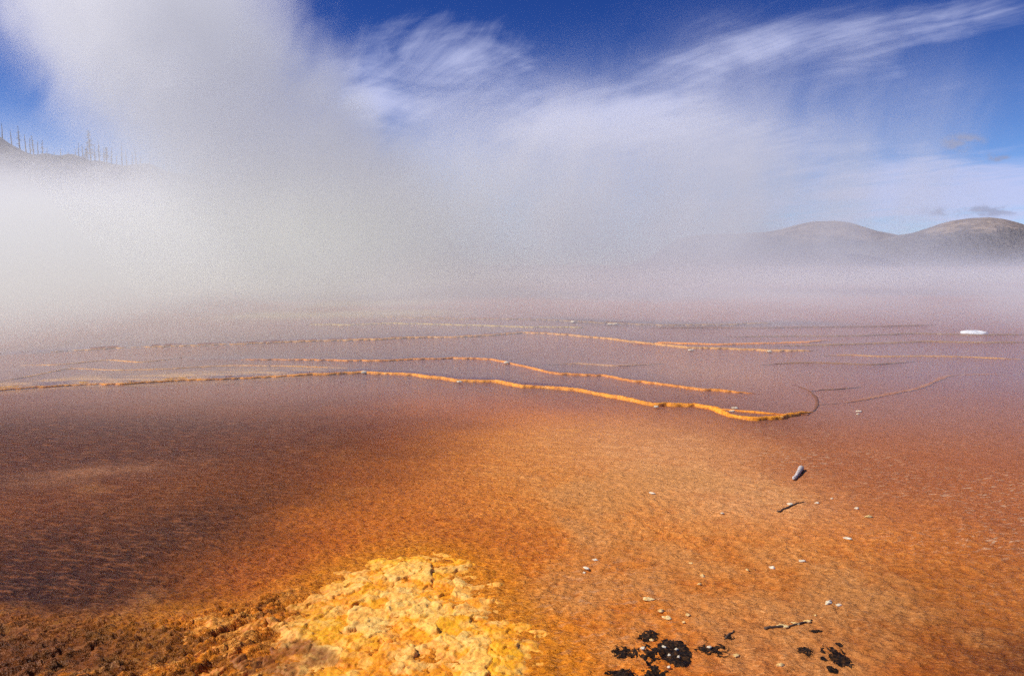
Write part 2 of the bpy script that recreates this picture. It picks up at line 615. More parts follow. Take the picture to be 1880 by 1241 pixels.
gm, out, tc = material('hot_spring_mat')
ax, ay, az = xyz(tc.outputs['Object'])
col = E(attr('tint').outputs['Color'])
sk = vec(ax * 0.9 - ay * 0.2, (ay + ax * 0.22) * 2.3, az)
nA = noise(sk, 11, 5, 0.66)
nB = noise(vec(ax * 0.75 - ay * 0.15, (ay + ax * 0.22) * 1.7, az), 50, 4, 0.68)
nC = noise(vec(ax, ay, az), 1.7, 5, 0.6)
dark = mix(1.0, col, (0.42, 0.30, 0.20), 'MULTIPLY')
c = mix(smooth(nA, 0.56, 0.40) * 0.30, col, dark)
lite = mix(0.16, mix(1.0, col, (1.35, 1.6, 2.2), 'MULTIPLY'), (0.88, 0.52, 0.22))
c = mix(smooth(nB, 0.53, 0.64) * smooth(nC, 0.38, 0.58) * 0.75, c, lite)
grit = smooth(ax, 1.2, -0.6) * 0.60 + 0.40
c = mix(smooth(nB, 0.48, 0.37) * grit, c, dark)
fl = E(attr('fleck').outputs['Fac'])
nF = noise(vec((ax + ay * 0.25) * 1.0, (ay - ax * 0.2) * 2.6, az), 11, 4, 0.6)
c = mix(smooth(nF, 0.55, 0.64) * fl * 0.85, c, (0.74, 0.47, 0.28))
nR0 = noise(vec(ax * 0.55 - ay * 0.08, (ay + ax * 0.20) * 2.7, az), 10, 4, 0.62, 0.3)
nrm = bump(nA * 0.5 + nB * 0.5 + nR0 * 1.2, 1.0, 0.034)
mire = E(attr('mire').outputs['Fac'])
nR = noise(vec(ax * 0.55 - ay * 0.08, (ay + ax * 0.20) * 2.7, az), 10, 4, 0.62, 0.3)
c = mix(smooth(nR, 0.50, 0.64) * mire * 0.55, c, (0.40, 0.135, 0.040))
c = mix(smooth(nR, 0.47, 0.36) * (mire * 0.25 + 0.14), c, dark)
wet = E(attr('wet').outputs['Fac'])
principled(out, c, 0.62 - wet * 0.22, nrm, 0.16)
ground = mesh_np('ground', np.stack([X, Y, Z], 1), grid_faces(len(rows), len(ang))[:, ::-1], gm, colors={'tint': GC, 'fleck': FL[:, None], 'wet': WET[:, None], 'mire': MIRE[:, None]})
tag(ground, 'orange and brown mineral flat of the hot spring', kind='structure')

# ------------------------------------------------------------------ water: a shallow film over the mats
wrows = rows[(rows > 2.2)]
wrows = np.concatenate([wrows[wrows < 60][::3], wrows[wrows >= 60]])
wang = np.concatenate([np.linspace(-75, -48, 20)[:-1], np.linspace(-48, 48, 420), np.linspace(48, 75, 20)[1:]]) * np.pi / 180
RR, AA = np.meshgrid(wrows, wang, indexing='ij')
wx, wy = (RR * np.sin(AA)).ravel(), (RR * np.cos(AA)).ravel()
wz = level(wx, wy) + 0.0045
deepness = (sstep(7.0, 10.5, np.hypot(wx, wy)) + blob(wx, wy, -3.8, 5.4, 2.6, 2.2) + 0.6 * blob(wx, wy, 4.5, 6.5, 2.2, 2.5)).clip(0, 1)
ms = poly_sd(M_POLY, wx, wy)
kk = np.flatnonzero(np.hypot(wx, wy) < 9)
mfw, bkw = np.zeros(len(wx)), np.zeros(len(wx))
mfw[kk], bkw[kk] = mat_field(wx[kk], wy[kk]), bank(wx[kk], wy[kk])
wz += 0.006 * deepness - 0.011 * (1 - deepness) * (0.4 + mfw) - 0.12 * bkw - 0.03 * sstep(-0.25, 0.0, ms)
wm, out, tc = material('shallow_water')
ax, ay, az = xyz(tc.outputs['Object'])
h = noise(vec(ax * 0.55 - ay * 0.1, (ay + ax * 0.22) * 2.2, az), 5.0, 4, 0.6) + noise(vec(ax, ay * 2.2, az), 22, 2, 0.5) * 0.35
nrm = bump(h, 0.75, 0.022)
gl = E.nt.nodes.new('ShaderNodeBsdfGlossy')
gl.inputs['Roughness'].default_value = 0.10
E.nt.links.new(nrm.s, gl.inputs['Normal'])
tr = E.nt.nodes.new('ShaderNodeBsdfTransparent')
tr.inputs['Color'].default_value = (0.96, 0.93, 0.90, 1)
fr = E.nt.nodes.new('ShaderNodeFresnel')
fr.inputs['IOR'].default_value = 1.33
E.nt.links.new(nrm.s, fr.inputs['Normal'])
mx = E.nt.nodes.new('ShaderNodeMixShader')
fac = (E(fr.outputs[0]) * (smooth(ay, 7.0, 13.0) * 0.42 + 0.02)).min(0.5)
E.nt.links.new(fac.s, mx.inputs[0])
E.nt.links.new(tr.outputs[0], mx.inputs[1])
E.nt.links.new(gl.outputs[0], mx.inputs[2])
E.nt.links.new(mx.outputs[0], out.inputs['Surface'])
water = mesh_np('water', np.stack([wx, wy, wz], 1), grid_faces(len(wrows), len(wang))[:, ::-1], wm)
tag(water, 'thin sheet of warm water over the mats', kind='structure')

# ------------------------------------------------------------------ rims of the terraces
rm, out, tc = material('travertine_rim')
ax, ay, az = xyz(tc.outputs['Object'])
col = E(attr('tint').outputs['Color'])
n1 = noise(vec(ax, ay, az), 26, 5, 0.65)
n2 = noise(vec(ax, ay, az), 6, 4, 0.6)
c = mix(smooth(n1, 0.38, 0.52), mix(1.0, col, (0.66, 0.50, 0.38), 'MULTIPLY'), col)
c = mix(smooth(n1 * 0.6 + n2 * 0.5, 0.62, 0.75) * 0.7, c, (0.88, 0.66, 0.34))
principled(out, c, 0.6, bump(n1, 0.8, 0.022), 0.4)


def rim(label, P, width, height, tint, group, name='travertine_rim', ends=0.5, wander=True, fade_left=True):
    if wander:
        xs = np.linspace(P[0, 0], P[-1, 0], 1200)
        P = np.stack([xs, rim_y(P, xs)], 1)
    else:      # round the corners of the sketched line
        k = np.linspace(0, len(P) - 1, 400)
        P = np.stack([np.interp(k, np.arange(len(P)), P[:, i]) for i in (0, 1)], 1)
        w_ = 31
        P = np.stack([np.convolve(np.pad(P[:, i], w_ // 2, mode='reflect', reflect_type='odd'), np.ones(w_) / w_, 'valid') for i in (0, 1)], 1)
    seg = np.hypot(*np.diff(P, axis=0).T)
    S_ = np.concatenate([[0], np.cumsum(seg)])
    L = float(S_[-1])
    d = float(np.mean(P[:, 1]))
    n = max(30, int(L / max(0.012, d * 0.0018)))
    t = np.linspace(0, L, n)
    px_, py_ = np.interp(t, S_, P[:, 0]), np.interp(t, S_, P[:, 1])
    tx, ty = np.gradient(px_), np.gradient(py_)
    ln = np.hypot(tx, ty)
    nx_, ny_ = -ty / ln, tx / ln
    q = t + 13.7 * (len(label) % 9)
    tap = sstep(0, ends, t) * sstep(0, ends, L - t)
    tap = 0.12 + 0.88 * tap
    if fade_left:
        tap = tap * (0.55 + 0.45 * sstep(-0.45, -0.15, px_ / py_))
    o_ = np.zeros(n)
    lump = 0.95 + 0.24 * fbm(q * 1.3, o_ + 1, 3, 101)
    prof = np.linspace(-1, 1, 13)
    V, T = [], []
    for p in prof:
        w_ = width * tap * (0.75 + 0.35 * fbm(q * 1.8, o_ + 9, 3, 105))
        off = p * w_ + 0.16 * width * gnoise(q * 12, o_ + p * 1.7, 106)
        hh = height * tap * lump * np.clip(1 - p * p, 0, 1) ** 0.6
        hh = hh * (1 + 0.14 * gnoise(q * 20, o_ + p * 4, 107) + 0.14 * gnoise(q * 55, o_ + p * 9, 109))
        xx, yy = px_ + nx_ * off, py_ + ny_ * off
        zz = level(xx, yy) + hh + (0.008 if abs(p) < 0.99 else -0.03)
        V.append(np.stack([xx, yy, zz], 1))
        T.append(np.asarray(tint)[None] * (0.90 + 0.22 * gnoise(q * 1.7, o_ + p, 108))[:, None])
    o = mesh_np(name, np.concatenate(V), grid_faces(len(prof), n), rm, colors={'tint': np.concatenate(T).clip(0, 1)})
    return tag(o, label, 'mineral rim', group)


GR = 'mineral rims stepping across the flat'
OR1, OR2, OR3, OLV = (0.95, 0.36, 0.012), (0.84, 0.31, 0.035), (0.76, 0.37, 0.08), (0.70, 0.50, 0.14)
rim('nearest and brightest orange rim winding across the middle of the flat', LEDGE[0][4], 0.046, 0.042, OR1, GR, ends=0.3)
rim('thin orange rim just behind the brightest one, ending in the pool', LEDGE[1][4], 0.042, 0.030, OR2, GR)
rim('olive and rust rim in the middle distance, third from the near edge', LEDGE[2][4], 0.075, 0.040, OR3, GR)
rim('faint yellowish rim at the edge of the steam, behind the olive one', LEDGE[3][4], 0.09, 0.022, OLV, GR)
rim('farthest knobbly rim half lost in the steam', LEDGE[4][4], 0.11, 0.030, (0.42, 0.25, 0.10), GR)


def px_line(pts, lev):
    P = np.array([at(a, b, lev) for a, b in pts])
    return P


MORE = [
    ('inner rim forking off the brightest one and meeting it again at its tip', [(1285, 746), (1320, 749), (1360, 753), (1410, 757), (1450, 759), (1484, 758)], 0.03, 0.028, 0.022, (0.80, 0.29, 0.02)),
    ('pale streaky rim on the left just behind the brightest rim', [(-30, 706), (60, 690), (130, 676), (210, 680), (300, 678), (420, 671), (520, 672), (640, 676)], 0.05, 0.05, 0.010, OR3),
    ('broken sandy rim at far left under the steam', [(20, 668), (110, 668), (200, 659), (260, 664), (340, 655)], 0.07, 0.06, 0.012, OR3),
    ('low rusty rim right of the middle, curving toward the white slab', [(1500, 652), (1560, 650), (1620, 653), (1700, 652), (1780, 654), (1900, 659)], 0.03, 0.06, 0.014, OR3),
    ('long thin rim running in front of the white slab', [(1420, 634), (1520, 632), (1620, 629), (1700, 626), (1800, 628), (1900, 627)], 0.03, 0.08, 0.022, (0.5, 0.27, 0.09)),
    ('thin rim passing behind the white slab', [(1330, 618), (1440, 616), (1560, 616), (1680, 611), (1790, 614), (1900, 613)], 0.03, 0.09, 0.022, (0.42, 0.24, 0.12)),
    ('faint dark rim beyond the white slab', [(1180, 601), (1300, 599), (1400, 600), (1480, 598), (1600, 597), (1720, 594)], 0.06, 0.12, 0.028, (0.26, 0.13, 0.07)),
    ('rusty double rim right of the olive rim', [(1150, 628), (1230, 627), (1320, 629), (1400, 626), (1480, 624), (1530, 619)], 0.08, 0.08, 0.026, OR2),
    ('low brown rim right of the pool, reaching the frame edge', [(1500, 744), (1560, 739), (1620, 727), (1690, 713), (1740, 690), (1800, 688), (1900, 689)], 0.0, 0.06, 0.004, (0.56, 0.24, 0.12)),
    ('faint brown rim curling back from the tip of the brightest rim', [(1482, 759), (1496, 749), (1501, 738), (1498, 727), (1488, 716), (1462, 706), (1436, 699)], 0.03, 0.035, 0.005, (0.32, 0.12, 0.045)),
    ('short crumbly rim branching right from the curled pool tip', [(1488, 716), (1510, 713), (1540, 712), (1580, 708)], 0.03, 0.04, 0.014, (0.40, 0.20, 0.07)),
    ('short low rim between the pool and the rusty rim', [(1396, 668), (1450, 665), (1500, 664), (1600, 668), (1680, 662)], 0.03, 0.055, 0.016, (0.42, 0.20, 0.07)),
    ('hair-thin pale rim crossing the middle pool', [(1000, 672), (1060, 668), (1130, 671), (1220, 664)], 0.06, 0.04, 0.012, (0.6, 0.34, 0.16)),
]
for lab, pts, lev, wd, ht, tint in MORE:
    rim(lab, px_line(pts, lev), wd * 1.05, ht * 1.3, tuple(v * (0.85 if pts[0][0] > 1300 else 1.2) for v in tint), GR, wander=False, ends=0.9)

# ------------------------------------------------------------------ foreground crust
nx, ny = 460, 420
gx = np.linspace(M_POLY[:, 0].min() - 0.15, M_POLY[:, 0].max() + 0.15, nx)
gy = np.linspace(2.2, M_POLY[:, 1].max() + 0.15, ny)
GX, GY = np.meshgrid(gx, gy)
mx_, my_ = GX.ravel(), GY.ravel()
sdm = poly_sd(M_POLY, mx_, my_) + 0.11 * fbm(mx_ * 5, my_ * 6, 4, 111) + 0.07 * gnoise(mx_ * 1.9, my_ * 1.9, 112)
wx_, wy_ = mx_ + 0.035 * fbm(mx_ * 9, my_ * 9, 3, 121), my_ + 0.035 * fbm(mx_ * 9 + 5, my_ * 9, 3, 122)
v1, v2, vid = voronoi(wx_ * 5.5, wy_ * 7.0, 3)
vt = voronoi.tilt
w1, w2, wid = voronoi(wx_ * 15, wy_ * 19, 4)
wt = voronoi.tilt
crack = sstep(0.0, 0.06, v2 - v1)
crack2 = sstep(0.0, 0.12, w2 - w1)
plate = (0.008 * vid + 0.020 * vt + 0.006) * crack + (0.004 * wid + 0.009 * wt + 0.002) * crack2
big = fbm(mx_ * 2.6, my_ * 2.6, 4, 131)
ins = sstep(-0.06, 0.30, sdm)
hz = ground_z(mx_, my_, False) - bank(mx_, my_) * 0.02
mz = hz - 0.020 + ins * (0.026 + 0.011 * big + plate * 0.75 + 0.004 * fbm(mx_ * 22, my_ * 22, 3, 133)) + 0.007 * fbm(mx_ * 8, my_ * 9, 3, 135) * ins - 0.05 * sstep(0.05, -0.12, sdm)
pale_f = np.clip(sstep(0.58, 0.66, vid) * crack * 0.5 + sstep(0.72, 0.80, wid) * crack2 * 0.25 + 0.45 * sstep(0.12, 0.42, fbm(mx_ * 4.5, my_ * 6, 4, 141)), 0, 0.85)
yel, gold, cream, deep_o = np.array([0.97, 0.44, 0.008]), np.array([0.92, 0.32, 0.004]), np.array([0.98, 0.62, 0.16]), np.array([0.52, 0.13, 0.003])
mc = gold[None] + (yel - gold)[None] * np.clip(0.5 + big, 0, 1)[:, None]
mc = mc + (cream[None] - mc) * (pale_f * ins)[:, None]
mc = mc + (deep_o[None] - mc) * np.clip(sstep(0.10, 0.0, sdm) * 0.8 + 0.40 * (1 - crack) * sstep(-0.2, 0.3, big) + 0.15 * (1 - crack2), 0, 0.9)[:, None]
wl = sstep(-0.95, -1.5, mx_)[:, None]
mc = mc + (np.array([0.72, 0.22, 0.010])[None] * (0.6 + 0.8 * pale_f[:, None]) - mc) * (0.8 * wl)
dkl = sstep(0.25, 0.8, 0.5 * fbm(mx_ * 4, my_ * 7, 3, 151) + blob(mx_, my_, *at(520, 1215), 0.35, 0.22) * 0.9)
mc = mc + (np.array([0.26, 0.070, 0.006])[None] - mc) * (dkl * 0.8)[:, None]
Q = grid_faces(ny, nx)
keep = (sdm[Q].max(1) > -0.10)
V, Q, (mc,) = compact(np.stack([mx_, my_, mz], 1), Q[keep], (mc,))
km, out, tc = material('sulphur_crust')
ax, ay, az = xyz(tc.outputs['Object'])
col = E(attr('tint').outputs['Color'])
n1 = noise(vec(ax, ay, az), 34, 6, 0.65)
n2 = noise(vec(ax, ay, az), 9, 5, 0.6)
c = mix(smooth(n1, 0.52, 0.38) * 0.55, col, mix(1.0, col, (0.62, 0.34, 0.14), 'MULTIPLY'))
c = mix(smooth(n2, 0.56, 0.68) * 0.35, c, (0.97, 0.58, 0.13))
principled(out, c, 0.6, bump(n1 + n2 * 0.7, 0.7, 0.010), 0.4)
mound = mesh_np('mineral_mound', V, Q, km, colors={'tint': mc})
tag(mound, 'cracked golden yellow mineral mound at the near edge of the flat', 'mineral mound')


# ------------------------------------------------------------------ black patches
def tri_z(x, y):
    return float(ground_z(np.array([x]), np.array([y]))[0])


bm_, out, tc = material('black_algae')
ax, ay, az = xyz(tc.outputs['Object'])
n1 = noise(vec(ax, ay, az), 60, 5, 0.65)
c = mix(smooth(n1, 0.45, 0.7), (0.009, 0.0045, 0.002), (0.10, 0.042, 0.012))
principled(out, c, 0.6, bump(n1, 0.8, 0.01), 0.15)


def patch_obj(px, py, wpx, hpx, label, rot=0.0, holes=0.35, seed=0):
    cx, cy = at(px, py)
    rag = 0.42 if holes > 0.07 else 0.16
    sx = abs(at(px + wpx / 2, py)[0] - cx)
    sy = abs(at(px, py - hpx / 2)[1] - at(px, py + hpx / 2)[1]) / 2
    m = 1.35
    n = 96
    a, b = np.meshgrid(np.linspace(-m, m, n), np.linspace(-m, m, n))
    a, b = a.ravel(), b.ravel()
    ca, sa = math.cos(rot), math.sin(rot)
    ua, ub = a * ca + b * sa, (-a * sa + b * ca)
    x, y = cx + a * sx, cy + b * sy
    f = 1 - np.hypot(ua, ub * (1 + abs(rot))) + rag * fbm(a * 1.5 + seed * 3.1, b * 1.5, 4, 161 + seed) - holes * np.clip(0.2 + fbm(a * 2.6, b * 3.0 + seed, 3, 171 + seed), 0, 2) + 0.7 * rag * fbm(a * 7, b * 7 + seed, 2, 176 + seed)
    z = ground_z(x, y) + 0.0025 + 0.002 * np.clip(f * 2, 0, 1)
    Q = grid_faces(n, n)
    V, Q, _ = compact(np.stack([x, y, z], 1), Q[f[Q].min(1) > 0])
    o = mesh_np('algae_patch', V, Q, bm_)
    return tag(o, label, 'algae patch', 'black algae patches')


for k, a in enumerate([
    (1189, 1166, 44, 28, 'ragged black patch topmost of the left cluster, above the big round one', -0.3, 0.6),
    (1146, 1197, 46, 26, 'small black patch at the left end of the cluster', 0, 0.6),
    (1194, 1202, 46, 40, 'speckled black patch just left of the big round one', 0.2, 0.95),
    (1238, 1198, 62, 54, 'largest round black patch with white pebbles on it', 0, 0.05),
    (1139, 1238, 60, 20, 'black patch cut by the bottom edge, left of the round one', 0, 0.3),
    (1202, 1240, 46, 30, 'black patch cut by the bottom edge, below the round one', 0, 0.4),
    (1308, 1195, 66, 26, 'comma shaped brownish black patch right of the big round one', -0.35, 0.75),
    (1336, 1172, 26, 12, 'tiny dark patch up and right of the comma shaped one', 0.3, 0.7),
    (1478, 1199, 32, 26, 'slanting black patch left of the right hand pair', -0.6, 0.15),
    (1538, 1208, 44, 50, 'tall ragged black patch of the right hand pair', -0.2, 0.45),
    (1528, 1233, 22, 14, 'small black patch below the tall ragged one', 0, 0.1),
    (1497, 1160, 24, 9, 'faint narrow dark patch above the right hand pair', -0.2, 0.3),
    (1512, 1213, 12, 9, 'tiny black spot between the two right hand patches', 0, 0.0),
    (1540, 1187, 13, 9, 'tiny black spot just above the tall ragged patch', 0, 0.0),
]):
    patch_obj(*a, seed=k)

# ------------------------------------------------------------------ pale pebbles
pm, out, tc = material('pale_sinter')
ax, ay, az = xyz(tc.outputs['Object'])
n1 = noise(vec(ax, ay, az), 45, 4, 0.6)
c = mix(smooth(n1, 0.35, 0.65), (0.62, 0.50, 0.30), (0.86, 0.80, 0.66))
principled(out, c, 0.7, bump(n1, 0.5, 0.004), 0.3)
ym, out, tc = material('yellow_sinter')
ax, ay, az = xyz(tc.outputs['Object'])
n1 = noise(vec(ax, ay, az), 45, 4, 0.6)
c = mix(smooth(n1, 0.35, 0.65), (0.62, 0.36, 0.10), (0.86, 0.66, 0.32))
principled(out, c, 0.7, bump(n1, 0.5, 0.004), 0.3)


def lump_mesh(sx, sy, sz, seed, nu=18, nv=11, rough=0.55):
    V, Fc = [], []
    for j in range(nv + 1):
        t = math.pi * j / nv
        for i in range(nu):
            p = 2 * math.pi * i / nu
            V.append((math.sin(t) * math.cos(p), math.sin(t) * math.sin(p), math.cos(t)))
    V = np.array(V)
    r = 1 + rough * (gnoise(V[:, 0] * 1.4 + seed * 5.3 + V[:, 2], V[:, 1] * 1.4 - seed, 181) + 0.5 * gnoise(V[:, 0] * 3 + seed, V[:, 1] * 3 + V[:, 2] * 3, 182))
    V = V * r[:, None] * np.array([sx, sy, sz])
    for j in range(nv):
        for i in range(nu):
            Fc.append((j * nu + i, (j + 1) * nu + i, (j + 1) * nu + (i + 1) % nu, j * nu + (i + 1) % nu))
    return V, np.array(Fc)


def pebble(px, py, wpx, hpx, label, rot=0.0, mat=None, seed=0, lev=0.0, lift=0.0, group='pale sinter pebbles scattered on the flat'):
    cx, cy = at(px, py, lev)
    d = math.hypot(cx, cy)
    sx = wpx / F * d / 2
    sz = max(hpx / F * d / 2 * 0.75, 0.006)
    sy = max(sx * 0.55, sz * 1.1)
    V, Q = lump_mesh(sx, sy, sz, seed)
    c_, s_ = math.cos(rot), math.sin(rot)
    V = np.stack([V[:, 0] * c_ - V[:, 1] * s_, V[:, 0] * s_ + V[:, 1] * c_, V[:, 2]], 1)
    o = mesh_np('pebble', V, Q, mat or pm)
    o.location = (cx, cy, tri_z(cx, cy) + sz * 0.45 + lift)
    return tag(o, label, 'pebble', group)


PEB = [
    (1093, 1025, 10, 6, 'white pebble, upper of the pair right of the yellow mound'),
    (1077, 1042, 13, 7, 'white pebble, lower of the pair right of the yellow mound'),
    (1073, 1048, 6, 5, 'tiny crumb touching the lower white pebble by the mound'),
    (1197, 906, 11, 5, 'lone cream pebble in the middle of the orange fan'),
    (1326, 943, 7, 4, 'faint pebble between the orange fan and the dark twig'),
    (1269, 1033, 7, 5, 'small dull pebble right of the pair by the mound', 'y'),
    (1290, 1057, 9, 8, 'yellowish curved pebble in the ripples at the centre right', 'y'),
    (1284, 1074, 7, 5, 'small yellowish pebble just below the curved one', 'y'),
    (1417, 1043, 9, 7, 'bright white pebble left of the flat sliver on the clay'),
    (1472, 1033, 11, 4, 'white flat sliver on the grey clay'),
    (1372, 1048, 6, 5, 'small buff pebble left of the bright white one', 'y'),
    (1556, 991, 13, 4, 'long white sliver on the rusty patch at the right'),
    (1500, 923, 7, 5, 'white pebble nearest the tip of the dark twig'),
    (1527, 914, 6, 4, 'tiny white pebble above and right of the dark twig'),
    (1573, 934, 7, 5, 'white pebble farthest right beyond the dark twig'),
    (1451, 927, 9, 6, 'white pebble lying against the dark twig'),
    (1595, 950, 13, 5, 'pale streaked sliver at the start of the right hand flecks', 'y'),
    (1521, 1109, 16, 7, 'long cream pebble, left of the pair at lower right'),
    (1540, 1114, 9, 7, 'round cream pebble, right of the pair at lower right'),
    (1190, 1100, 21, 5, 'cream arc of sinter at the top of the curved chain', 'y'),
    (1213, 1121, 14, 7, 'cream crumb in the middle of the curved chain', 'y'),
    (1225, 1134, 16, 9, 'largest cream crumb at the lower end of the curved chain', 'y'),
    (1263, 1128, 10, 7, 'rounded cream pebble right of the curved chain', 'y'),
    (1255, 1143, 6, 5, 'small cream crumb above the big black patch', 'y'),
    (1437, 1151, 18, 7, 'cream crumb at the left end of the straight dark line', 'y'),
    (1461, 1147, 13, 6, 'cream crumb in the middle of the straight dark line', 'y'),
    (1482, 1143, 11, 7, 'cream crumb at the right end of the straight dark line', 'y'),
    (1497, 1130, 6, 4, 'tiny cream pebble above the straight dark line', 'y'),
    (1219, 1191, 8, 4, 'white pebble on the upper left of the big black patch'),
    (1242, 1193, 7, 5, 'white pebble on the upper middle of the big black patch'),
    (1229, 1205, 6, 4, 'white pebble at the centre of the big black patch'),
    (1246, 1209, 5, 4, 'white crumb low on the right of the big black patch'),
    (1180, 1195, 9, 8, 'pinkish pebble among the speckled black patch'),
    (1197, 1175, 8, 6, 'cream crumb at the foot of the topmost black patch', 'y'),
    (1228, 1226, 6, 6, 'cream pebble just below the big black patch'),
    (1302, 1190, 8, 5, 'cream pebble on the comma shaped black patch'),
    (1352, 1206, 13, 6, 'cream crumbs right of the comma shaped patch', 'y'),
    (1432, 1225, 12, 8, 'cream lump near the bottom edge, right of centre', 'y'),
    (1577, 756, 8, 4, 'upper white pebble of the two right of the pool'),
    (1575, 761, 6, 4, 'lower white pebble of the two right of the pool'),
    (1349, 751, 11, 5, 'white lump stuck on the fork of the bright rim'),
    (1344, 756, 8, 4, 'small white lump below the one on the forked rim'),
]
for k, p in enumerate(PEB):
    pebble(*p[:4], p[4], rot=random.uniform(-0.6, 0.6), mat=ym if len(p) > 5 else pm, seed=k, lift=0.006 if 'black patch' in p[4] else 0.0)
for k, (px, py, lev, lab) in enumerate([(1131, 590, 0.17, 'white knob on the farthest rim, right of its middle'), (1120, 591, 0.17, 'smaller white knob beside the one on the farthest rim'), (1052, 589, 0.17, 'white knob on the farthest rim, left of its middle'),
                                   (1269, 637, 0.11, 'white knob on the olive rim near its right end'), (1413, 640, 0.10, 'pale knob at the right tip of the olive rim'),
                                   (930, 666, 0.075, 'pale knob on the thin orange rim near its bend'), (668, 682, 0.05, 'pale knob on the crest of the brightest rim'), (843, 699, 0.05, 'pale knob where the brightest rim bends down'),
                                   (1205, 744, 0.05, 'pale knob on the lower half of the brightest rim')]):
    pebble(px, py, 9, 5, lab, mat=pm, seed=60 + k, lev=lev, lift=0.025, group='pale knobs on the rims')

# the dark line under the cream crumbs, and the twig
tw, out, tc = material('dark_twig')
ax, ay, az = xyz(tc.outputs['Object'])
principled(out, mix(noise(vec(ax, ay, az), 40, 4), (0.03, 0.018, 0.012), (0.13, 0.075, 0.045)), 0.75)


def twig(pts, rad, label, name='twig', seed=1):
    V, Fc = [], []
    P, rr = [], []
    n = 18
    for k in range(n):
        t = k / (n - 1) * (len(pts) - 1)
        i = min(int(t), len(pts) - 2)
        f = t - i
        px, py = pts[i][0] * (1 - f) + pts[i + 1][0] * f, pts[i][1] * (1 - f) + pts[i + 1][1] * f
        x, y = at(px, py)
        x += 0.008 * float(gnoise(k * 0.7, seed, 191))
        P.append((x, y, tri_z(x, y) + rad * 0.6))
        rr.append(rad * (1.1 - 0.7 * k / n) * (0.8 + 0.4 * random.random()))
    tube(V, Fc, P, rr, 7)
    return tag(pydata(name, V, Fc, tw), label, 'twig')


twig([(1428, 940), (1440, 935), (1452, 929), (1465, 925), (1476, 921)], 0.008, 'thin dark twig lying on the orange mat in front of the driftwood')
twig([(1404, 1157), (1430, 1153), (1460, 1149), (1490, 1141)], 0.008, 'long dark twig under the three cream crumbs', seed=4)
twig([(1332, 1173), (1340, 1166), (1348, 1160)], 0.007, 'short dark twig beside the tiny dark patch', seed=6)

# driftwood
dm, out, tc = material('bleached_wood')
ax, ay, az = xyz(tc.outputs['Generated'])
n1 = noise(vec(ax * 2, ay * 14, az * 14), 2.2, 5, 0.6)
c = mix(smooth(n1, 0.35, 0.62), (0.17, 0.12, 0.10), (0.80, 0.72, 0.66))
principled(out, c, 0.8, bump(n1, 0.6, 0.01), 0.3)
pa, pb = at(1456, 881), at(1473, 862)
pa, pb = Vector((*pa, 0)), Vector((*pb, 0))
V, Fc, P, rr = [], [], [], []
for k in range(16):
    f = k / 15
    p = pa.lerp(pb, f)
    z = tri_z(p.x, p.y)
    rad = 0.021 * (0.72 + 0.5 * f) * (1 if 0 < k < 15 else 0.55) * (0.92 + 0.16 * random.random())
    P.append((p.x + 0.006 * math.sin(f * 5), p.y, z + 0.016 + 0.010 * f))
    rr.append(rad)
tube(V, Fc, P, rr, 10)
wood = pydata('driftwood', V, Fc, dm)
tag(wood, 'short bleached grey log of driftwood lying on the orange mat', 'driftwood')

# the white slab
sm_, out, tc = material('white_slab')
ax, ay, az = xyz(tc.outputs['Object'])
n1 = noise(vec(ax, ay, az), 9, 5, 0.6)
c = mix(smooth(n1, 0.35, 0.65), (0.66, 0.68, 0.70), (0.88, 0.89, 0.90))
principled(out, c, 0.5, bump(n1, 0.4, 0.02), 0.4)
cx, cy = at(1790, 612, 0.03)
d = math.hypot(cx, cy)
wd = 38 / F * d
ol = [(-0.52, 0.02), (-0.44, 0.16), (-0.22, 0.30), (0.02, 0.36), (0.28, 0.27), (0.52, 0.10), (0.47, -0.06), (0.24, -0.22), (-0.02, -0.30), (-0.30, -0.24), (-0.46, -0.12)]
V, Fc = [], []
for (s, z) in ((1.0, 0.0), (1.04, 0.045), (0.96, 0.075), (0.55, 0.105)):
    for i, (a, b) in enumerate(ol):
        V.append((a * wd * s, b * wd * 1.3 * s, z + 0.018 * math.sin(i * 2.1) * (z > 0.01)))
n = len(ol)
for j in range(3):
    for i in range(n):
        Fc.append((j * n + i, j * n + (i + 1) % n, (j + 1) * n + (i + 1) % n, (j + 1) * n + i))
V.append((0.08 * wd, 0.02, 0.125))
for i in range(n):
    Fc.append((3 * n + i, 3 * n + (i + 1) % n, 4 * n))
slab = pydata('white_slab', V, Fc, sm_, sm=False)
slab.location = (cx, cy, tri_z(cx, cy) - 0.005)
tag(slab, 'flat bluish white slab lying in the shallow water at the far right', 'slab')

